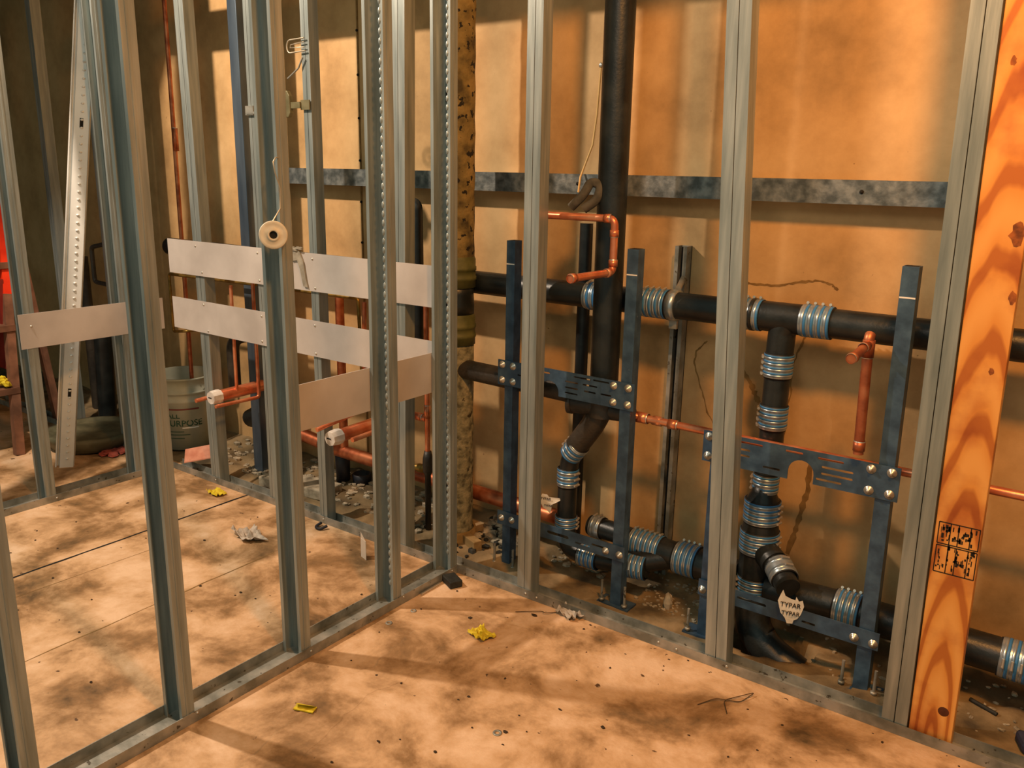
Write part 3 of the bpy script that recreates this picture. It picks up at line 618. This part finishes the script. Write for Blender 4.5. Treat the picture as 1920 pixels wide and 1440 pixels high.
# ------------------------------------------------------------------ rusty stack
t = thing('cast_iron_stack', (-.183, .21, 0), 'thick scaly olive-brown cast iron stack behind the corner stud', 'pipe')
for nm, z0, z1, mt in (('upper_section', 1.08, 3.0, CAST), ('middle_section', .90, 1.01, IRON), ('lower_section', .0, .795, CASTG)):
    g = MB(); n = 28; k = max(3, int((z1 - z0) / .05)); prof = [(0, 0)] + [((z1 - z0) * i / k, .066 + .0015 * math.sin(i * 2.3)) for i in range(k + 1)] + [(z1 - z0, 0)]
    g.lathe((-.183, .21, z0), (0, 0, 1), prof, n); g.build(nm, mt, t)
for z0 in (1.0, .79):
    g = MB(); g.lathe((-.183, .21, z0), (0, 0, 1), [(0, .066), (0, .071), (.025, .071), (.027, .074), (.038, .074), (.04, .071), (.06, .071), (.062, .074), (.073, .074), (.075, .071), (.10, .071), (.112, .066)], 28); g.build('joint_sleeve', OLIVE, t)
g = MB(); g.lathe((-.183, .21, .0), (0, 0, 1), [(0, .078), (.06, .078), (.06, .070)], 28); g.build('floor_collar', BRICK, t)

# ------------------------------------------------------------------ small hardware on the studs
t = thing('wire_spool', (-.005, -.755, 1.245), 'small white wire spool hanging from a wire beside a partition stud', 'spool')
SP = Vector((.012, -.752, 1.245)); dn = Vector((.72, -.66, .0)).normalized()
g = MB(); g.lathe(SP, dn, [(0, .010), (0, .034), (.003, .036), (.006, .034), (.004, .028), (.004, .016), (.007, .015), (.007, .010), (0, .010)], 32); g.lathe(SP - dn * .02, dn, [(0, .010), (0, .034), (.004, .034), (.004, .010)], 32); g.tube([SP - dn * .018, SP], .016, 24, caps=False); g.build('reel', SPOOLM, t)
g = MB(); g.lathe(SP, dn, [(.0005, .0), (.0005, .010)], 20); g.build('hub_hole', SEAM, t)
g = MB(); ru = Vector((-dn.y, dn.x, 0))
for a, ww in ((.6, .5), (2.4, .5), (4.3, .4)):
    pass
g = MB(); g.tube([SP + Vector((0, 0, .034)), (.010, -.725, 1.31), (.010, -.722, 1.36), (.012, -.738, 1.40), (.012, -.742, 1.425), (.008, -.73, 1.436), (.0, -.715, 1.436)], .0017, 8); g.build('wire', WIREM, t)
t = thing('wire_clip', (-.73, -.004, 1.83), 'bent wire clip sticking left out of the bracketed stud', 'clip')
P = lambda x, z: (x, -.006, z)
g = MB(); g.tube(bend([P(-.705, 1.855), P(-.79, 1.852), P(-.80, 1.83), P(-.79, 1.808), P(-.70, 1.812)], .012), .0026, 8); g.tube([P(-.705, 1.842), P(-.775, 1.836), P(-.78, 1.826), P(-.705, 1.824)], .002, 8); g.build('loop', WIREM, t)
g = MB(); g.tube([P(-.715, 1.79), P(-.74, 1.755), P(-.775, 1.735), P(-.80, 1.722)], .0032, 8); g.build('rod', GALV2, t)
t = thing('box_bracket', (-.75, -.004, 1.63), 'grey octagonal box cover on an arm beside the bracketed stud', 'bracket')
g = MB(); g.prism([(-.835, 0), (-.83, -.02), (-.78, -.02), (-.775, 0)], 0, 0.0001, 0)
g = MB(); oc = [(-.028, -.045), (.018, -.045), (.028, -.03), (.026, .03), (.014, .048), (-.028, .048)]
M2 = Matrix.Translation((-.812, -.004, 1.632)) @ Matrix.Rotation(PI / 2, 4, 'X'); g.prism(oc, -.004, .012, 0, M2); g.build('cover', BOXC, t, .002)
g = MB(); g.box(-.785, -.735, -.012, -.002, 1.618, 1.640); g.box(-.737, -.690, -.006, -.001, 1.612, 1.646); g.build('arm', BOXC, t)
g = MB(); g.box(-1.056, -1.010, -.006, .004, 1.600, 1.634); g.box(-1.05, -.985, -.008, -.004, 1.604, 1.612); top(g, 'stud_clip', GALV2, 'small metal clip wrapped on the narrow stud behind the spool', 'clip')
# dangling rag on the strap
t = thing('rag', (-.79, -.01, 1.09), 'grey dirty rag hanging over the upper strap', 'rag')
g = MB(); pts = [(-.845, 1.115), (-.80, 1.10), (-.775, 1.10), (-.755, 1.06), (-.745, 1.0), (-.735, .965), (-.760, .968), (-.775, 1.03), (-.79, 1.065), (-.82, 1.06), (-.84, 1.09)]
M3 = Matrix.Translation((0, -.004, 0)) @ Matrix.Rotation(PI / 2, 4, 'X'); g.prism(pts, 0, .006, 0, M3)
for k in range(9): g.ball((-.84 + k * .009, -.010, 1.108 + R.uniform(-.006, .008)), .010, 0, (1.3, .6, .7), 7, .3)
g.build('cloth', RAGM, t)
# wire hanging on the wall
t = thing('hanging_wire', (.25, WY - .02, 1.4), 'pale wire hanging from a nail high on the tan wall', 'wire')
g = MB(); g.tube([(.262, WY - .014, 1.755), (.252, WY - .012, 1.60), (.244, WY - .02, 1.50), (.240, WY - .085, 1.395), (.237, WY - .09, 1.345)], .0034, 8); g.build('strand', mat('pale_wire', [(216, 176, 110)], rough=.6), t)
g = MB(); g.lathe((.262, WY, 1.757), (0, -1, 0), [(0, .003), (.016, .003), (.016, .009), (.02, .006), (.02, 0)], 10); g.build('nail', SOLDER, t)
# foam tube bent over the copper loop
g = MB(); g.tube(bend([(.285, .16, 1.295), (.33, .17, 1.37), (.36, .18, 1.372), (.345, .17, 1.33), (.36, .16, 1.30), (.385, .165, 1.285)], .02), .0135, 12)
g = MB(); g.tube(bend([(.345, .135, 1.305), (.385, .145, 1.345), (.398, .16, 1.385), (.43, .17, 1.375), (.425, .16, 1.33), (.388, .14, 1.300)], .025), .0145, 12)
top(g, 'foam_sleeve', FOAM, 'bent grey foam pipe sleeve lying on the bright copper loop', 'pipe insulation')

# ------------------------------------------------------------------ far left: bucket, ladder, tub, pipes
BX, BY = -1.975, .225
t = thing('bucket', (BX, BY, 0), 'white plastic bucket with green writing behind the floor track', 'bucket')
g = MB(); g.lathe((BX, BY, .03), (0, 0, 1), [(0, 0), (0, .130), (.24, .146), (.245, .152), (.255, .152), (.258, .147), (.285, .148), (.288, .156), (.298, .156), (.30, .149), (.355, .151), (.358, .157), (.366, .157), (.366, .147), (.02, .124)], 40); g.build('pail', BUCKETM, t)
def wrap(txt, size, z, a0, r, mt, nm, sx=1):
    vs, fs = text_mesh(txt, size, .0008); g = MB()
    g.add([(BX + (r + v.z + .0012) * math.cos(a0 + v.x * sx / r), BY + (r + v.z + .0012) * math.sin(a0 + v.x * sx / r), z + v.y) for v in vs], fs); g.build(nm, mt, t)
A0 = math.radians(-45)
wrap('ALL', .040, .208, A0 - .24, .1405, GREENINK, 'lettering'); wrap('PURPOSE', .044, .168, A0 + .10, .1385, GREENINK, 'lettering')
def bandp(z0, z1, a, b, r, mt, nm):
    g = MB(); n = 12; vs = []
    for i in range(n + 1):
        th = a + (b - a) * i / n
        for z in (z0, z1): vs.append((BX + (r + .0014) * math.cos(th), BY + (r + .0014) * math.sin(th), z))
    g.add(vs, [(2 * i, 2 * i + 2, 2 * i + 3, 2 * i + 1) for i in range(n)]); g.build(nm, mt, t)
bandp(.238, .246, A0 - .55, A0 + .65, .1435, REDINK, 'red_line'); bandp(.143, .149, A0 + .05, A0 + .62, .1375, WHITEINK, 'white_line'); bandp(.124, .128, A0 - .5, A0 + .1, .1365, GREENINK, 'small_line'); bandp(.108, .112, A0 - .5, A0 + .3, .1355, GREENINK, 'small_line'); bandp(.090, .093, A0 - .4, A0 + .1, .1345, GREENINK, 'small_line')

t = thing('step_ladder', (-2.75, -.32, 0), 'orange-red step ladder with brown dusty steps at the left edge', 'ladder')
A = Vector((-2.52, -.34, 0)); LX = -.10
for (xb, yb, xt, yt) in ((-2.52, -.36, -2.82, -.16), (-2.92, -.60, -3.16, -.40)):
    mx_, my_ = xb + (xt - xb) * .5, yb + (yt - yb) * .5; g = MB(); g.tube([(mx_, my_, .775), (xt, yt, 1.55)], .028, 4, smooth=False); g.build('rail', RED, t); g = MB(); g.tube([(xb, yb, 0), (mx_, my_, .775)], .028, 4, smooth=False); g.build('lower_rail', WOODD, t)
for k, z in enumerate((.30, .60, .90)):
    u = z / 1.55; g = MB(); g.box(-2.98 - .30 * u + .04, -2.50 - .28 * u, -.60 + .2 * u, -.34 + .2 * u, z, z + .03); g.build('step', WOODD, t)
for (xb, yb) in ((-2.52, -.10), (-2.75, -.02)):
    g = MB(); g.tube([(xb - .25, yb + .08, 0), (-2.83, -.15, 1.5)], .018, 4, smooth=False); g.build('rear_leg', WOODD, t)
g = MB(); g.box(-2.86, -2.66, -.30, -.27, .40, .85); g.build('side_panel', REDD, t)
g = MB(); [g.ball((-2.60 + R.uniform(-.03, .03), -.36 + R.uniform(-.02, .02), .345 + R.uniform(0, .03)), .022, 0, (1, 1, .8), 7, .3) for k in range(5)]; top(g, 'yellow_rag', YELLOW, 'small yellow scrap on a step of the ladder', 'rag')
g = MB(); g.box(-2.92, -2.72, -.50, -.36, .332, .42); top(g, 'paint_can', BLUEC, 'dark blue box on the lowest ladder step', 'box', bevel=.01)
g = MB(); g.lathe((-2.40, -.04, .012), (0, 0, 1), [(0, 0), (0, .20), (.05, .225), (.07, .23), (.072, .20), (.060, .19), (.068, .12), (.055, .02), (.055, 0)], 36); top(g, 'round_lid', mat('lid_green', [(78, 76, 54), (110, 106, 80)], rough=.7, scale=14), 'large round dark-rimmed lid lying behind the far partition', 'lid')
g = MB()
for k in range(14): g.ball((-2.20 + R.uniform(-.07, .07), .02 + R.uniform(-.06, .06) - .08, .012), .022, 0, (1.5, 1.2, .5), 7, .3)
top(g, 'pink_scraps', mat('red_scrap', [(150, 60, 46), (180, 90, 74)], rough=.9, scale=20), 'reddish scraps on the floor right of the round lid', 'debris', kind='stuff')
g = MB(); g.tube([(-2.70, .20, .0), (-2.66, .20, .50)], .048, 16); top(g, 'black_pipe_end', IRON, 'short black vertical pipe in the dark beyond the far partition', 'pipe')
g = MB(); g.tube([(-2.95, .28, .0), (-2.95, .28, .9)], .03, 12); top(g, 'dark_pipe', IRONB, 'dim dark pipe in the shade left of the short black pipe', 'pipe')
copper([([(-2.28, .09, 2.5), (-2.32, .09, 1.025), (-2.48, .09, .995), (-2.48, .09, .82), (-2.32, .09, .815), (-2.30, .09, .01)], .011)], 'dark angular pipe loop in the shade beyond the far partition', m=IRONB, name='pipe_loop')
copper([([(-1.66, .44, .60), (-1.66, .30, .60), (-1.66, .30, .36)], .03)], 'dark stub pipe above the bucket', m=IRONB, name='pipe_stub')

# black parts lying behind the track
g = MB(); g.lathe((-.945, .33, .012), (0, 0, 1), [(0, 0), (0, .030), (.155, .034), (.158, .030), (.13, .027), (.12, 0)], 22); top(g, 'black_sleeve', BLACKP, 'tall black plastic sleeve standing in the dirt', 'pipe sleeve')
g = MB(); g.lathe((-.868, .372, .022), (0, 0, 1), [(0, 0), (0, .040), (.05, .043), (.052, .038), (.012, .034), (.010, 0)], 24); top(g, 'black_cup', BLACKP, 'small black plastic cup on the dirt behind the near partition', 'cap')
t = thing('plumbing_parts', (-1.33, .20, .0), 'heap of dark fittings and a banded clamp beside the bucket', 'pipe fitting')
g = MB(); g.tube(bend([(-1.55, .30, .22), (-1.43, .29, .28), (-1.33, .29, .22), (-1.30, .30, .06)], .06), .045, 16); g.build('elbow', IRON, t)
MB().lathe((-1.42, .285, .275), (1, -.2, -.6), [(0, .046), (0, .05), (.05, .05), (.05, .046)], 20).build('clamp_band', BAND, t)
MB().tube([(-1.34, .28, .24), (-1.05, .30, .20)], .03, 16).build('copper_stub', COPPERD, t)
g = MB(); g.add([(-1.70, .03, .10), (-1.56, .10, .14), (-1.53, .06, .09), (-1.67, -.0, .05), (-1.70, .03, .095), (-1.56, .10, .135), (-1.53, .06, .085), (-1.67, -.0, .045)], [(0, 3, 2, 1), (4, 5, 6, 7), (0, 1, 5, 4), (1, 2, 6, 5), (2, 3, 7, 6), (3, 0, 4, 7)])
top(g, 'cardboard_scrap', PINK, 'pale pink cardboard flap leaning between the bucket and the broad stud', 'cardboard')
g = MB(); M4 = Matrix.Translation((-1.04, .17, .05)) @ Matrix.Rotation(.15, 4, 'Z'); g.box(-.20, .18, -.06, .06, -.04, .01, 0, M4); top(g, 'concrete_block', PLASTER, 'flat slab of broken concrete behind the broad shiny stud', 'rubble', bevel=.006)
g = MB(); M4 = Matrix.Translation((-.075, .175, .030)) @ Matrix.Rotation(-.35, 4, 'Z'); g.box(-.045, .045, -.018, .018, -.025, .025, 0, M4); top(g, 'wood_block', BRICK, 'tan offcut block in the dirt at the foot of the rusty stack', 'offcut', bevel=.003)

# ------------------------------------------------------------------ rubble and debris
def lumps(n, xr, yr, s, m, name, label, z=None, cat='debris'):
    g = MB()
    for k in range(n):
        x = R.uniform(*xr); y = R.uniform(*yr); zz = dirt_z(x, y) if z is None else z; q = s * R.uniform(.4, 1.2)
        g.ball((x, y, zz + q * .25), q, 0, (R.uniform(.8, 1.7), R.uniform(.7, 1.3), R.uniform(.4, .8)), 6, .28)
    return top(g, name, m, label, cat, kind='stuff')
lumps(260, (-1.75, -.30), (.14, .42), .016, PLASTER, 'mortar_rubble', 'pale mortar rubble behind the strapped studs')
lumps(70, (-.12, .10), (.24, .42), .020, PLASTER, 'mortar_rubble', 'rubble heap right of the rusty stack foot')
lumps(60, (.20, .45), (.28, .40), .013, PLASTER, 'grey_chips', 'grey chips under the lower left plate')
lumps(120, (.60, .85), (.20, .40), .006, PLASTER, 'grey_chips', 'fine chips in the dirt left of the seamed double stud')
lumps(120, (1.0, 2.2), (.14, .40), .007, PLASTER, 'grey_chips', 'fine chips in the dirt at the right')
lumps(60, (-.15, .08), (.10, .42), .012, BLACKD, 'black_clods', 'black clods at the foot of the rusty stack')
for (x, y, s, lb) in ((.72, .23, .022, 'broken mortar lump standing left of the seamed double stud'), (.70, .27, .014, 'smaller mortar lump beside the standing one')):
    g = MB(); g.ball((x, y, s * 1.1), s, 0, (.7, .7, 1.5), 9, .22); top(g, 'mortar_lump', PLASTER, lb, 'rubble')
g = MB()
for k in range(110):
    x = R.uniform(.05, 1.7); y = -R.random() ** 1.4 * 1.5 - .01; q = R.uniform(.0012, .0045) * (1.6 if R.random() < .12 else 1)
    g.ball((x, y, q * .35), q, 0, (R.uniform(.8, 1.8), R.uniform(.7, 1.2), .5), 6, .3)
for k in range(35):
    x = R.uniform(-1.6, -.12); y = -R.random() * 1.3; q = R.uniform(.0015, .005); g.ball((x, y, q * .35), q, 0, (1.3, 1, .5), 6, .3)
top(g, 'dirt_crumbs', mat('crumb', [(60, 44, 26)], rough=.9), 'dark crumbs scattered over the floor', 'debris', kind='stuff')
def scrap(c, pts, hgt, m, name, label, cat, thick=.002, fold=.5):
    """crumpled sheet: fan of triangles with jittered heights"""
    g = MB(); n = 9; vs = []; cx, cy = c
    for j in range(n):
        for i in range(n):
            u = i / (n - 1) - .5; v = j / (n - 1) - .5; rr = 1 + R.uniform(-.12, .12)
            vs.append((cx + (u * pts[0] + v * pts[1]) * rr, cy + (v * pts[2] - u * pts[1] * .6) * rr, .004 + hgt * abs(noise.noise(Vector((u * 5 + cx * 9, v * 5 + cy * 9, fold)))) * 2.2 + hgt * .8 * abs(noise.noise(Vector((u * 13, v * 9, cx)))) ))
    g.add(vs, [(j * n + i, j * n + i + 1, (j + 1) * n + i + 1, (j + 1) * n + i) for j in range(n - 1) for i in range(n - 1)])
    o = top(g, name, m, label, cat); s = o.modifiers.new('s', 'SOLIDIFY'); s.thickness = thick; return o
scrap((.335, -.285), (.070, .02, .050), .013, YELLOW, 'yellow_scrap', 'torn yellow scrap on the floor beyond the skim edge', 'scrap', .003)
t = thing('folded_scrap', (.187, -.865, 0), 'folded yellow scrap on the floor nearest the camera', 'scrap')
g = MB(); M5 = Matrix.Translation((.187, -.865, .004)) @ Matrix.Rotation(.35, 4, 'Z'); g.box(-.030, .028, -.014, .012, 0, .003, 0, M5); g.add([M5 @ Vector(p) for p in ((-.030, .012, .003), (.026, .012, .003), (.024, -.006, .016), (-.026, -.008, .014))], [(0, 1, 2, 3)]); g.build('sheet', YELLOW, t)
scrap((-1.315, -.075), (.075, .02, .05), .010, YELLOW, 'yellow_scrap', 'small yellow scrap on the floor near the saw cut joint', 'scrap', .003)
scrap((-.830, -.275), (.11, .05, .07), .020, PAPER, 'crumpled_paper', 'crumpled dirty paper on the floor between the partitions', 'paper')
scrap((.486, -.012), (.070, .03, .045), .018, PAPER, 'crumpled_paper', 'crumpled pale paper against the long floor track', 'paper')
g = MB(); M5 = Matrix.Translation((-.350, -.125, 0)) @ Matrix.Rotation(-.3, 4, 'Z'); g.box(-.020, .020, -.001, .001, 0, .075, 0, M5); g.add([M5 @ Vector(p) for p in ((-.02, 0, .075), (.02, 0, .075), (-.02, 0, .10), (-.02, .001, .10))], [(0, 1, 2)]); top(g, 'pale_card', CARD, 'pale card standing against the second partition stud', 'card')
g = MB(); g.tube(bend([(-.70, -.02, .012), (-.70, -.055, .006), (-.665, -.06, .006), (-.655, -.03, .014)], .02), .006, 8); top(g, 'black_clip', BLACKP, 'black plastic U shaped clip on the floor near the lower strap', 'clip')
g = MB(); M5 = Matrix.Translation((.040, -.078, .014)) @ Matrix.Rotation(-.45, 4, 'Z'); g.box(-.036, .036, -.024, .024, -.012, .012, 0, M5); top(g, 'black_block', BLACKD, 'black rubber block at the corner of the two floor tracks', 'block', bevel=.003)
g = MB(); M5 = Matrix.Translation((.008, -.155, .004)) @ Matrix.Rotation(PI / 2 + .02, 4, 'Z'); g.box(-.05, .05, -.003, .003, -.003, .003, 0, M5); top(g, 'metal_strip', SOLDER, 'thin metal strip beside the black rubber block', 'strip')
for (x, y, r, lb) in ((.050, -.405, .011, 'metal washer on the floor near the corner stud, right of the track'), (.060, -.30, .010, 'half buried washer closest to the black block'), (.655, -.63, .012, 'washer on the floor nearest the camera')):
    g = MB(); g.lathe((x, y, .0005), (0, 0, 1), [(0, r), (.0018, r), (.0018, r * .5), (0, r * .5)], 22); top(g, 'washer', GALV2, lb, 'washer', 'washers on the floor')
for pts, lb in (([(.33, -.10, .002), (.38, -.07, .008), (.40, -.045, .004), (.42, -.06, .010), (.44, -.02, .003)], 'rusty wire twist on the floor near the crumpled pale paper'),
                ([(1.02, -.20, .002), (1.05, -.15, .007), (1.11, -.12, .003), (1.13, -.06, .01), (1.07, -.14, .004), (1.10, -.19, .003)], 'tangled rusty wire on the floor right of the seamed double stud')):
    g = MB(); g.tube(bend(pts, .015), .0013, 6); top(g, 'bent_wire', RUSTW, lb, 'wire')
g = MB(); g.box(-.06, .04, -.05, .02, 0, .035, 0, Matrix.Translation((1.80, .17, .002)) @ Matrix.Rotation(.4, 4, 'Z')); top(g, 'blue_bag', BLUEC, 'dark blue crushed bag at the lower right edge', 'bag', bevel=.012)
g = MB(); g.tube([(1.62, .27, .014), (1.69, .24, .012)], .006, 8); top(g, 'black_rod', BLACKD, 'short black rod in the dirt behind the wooden stud', 'rod')
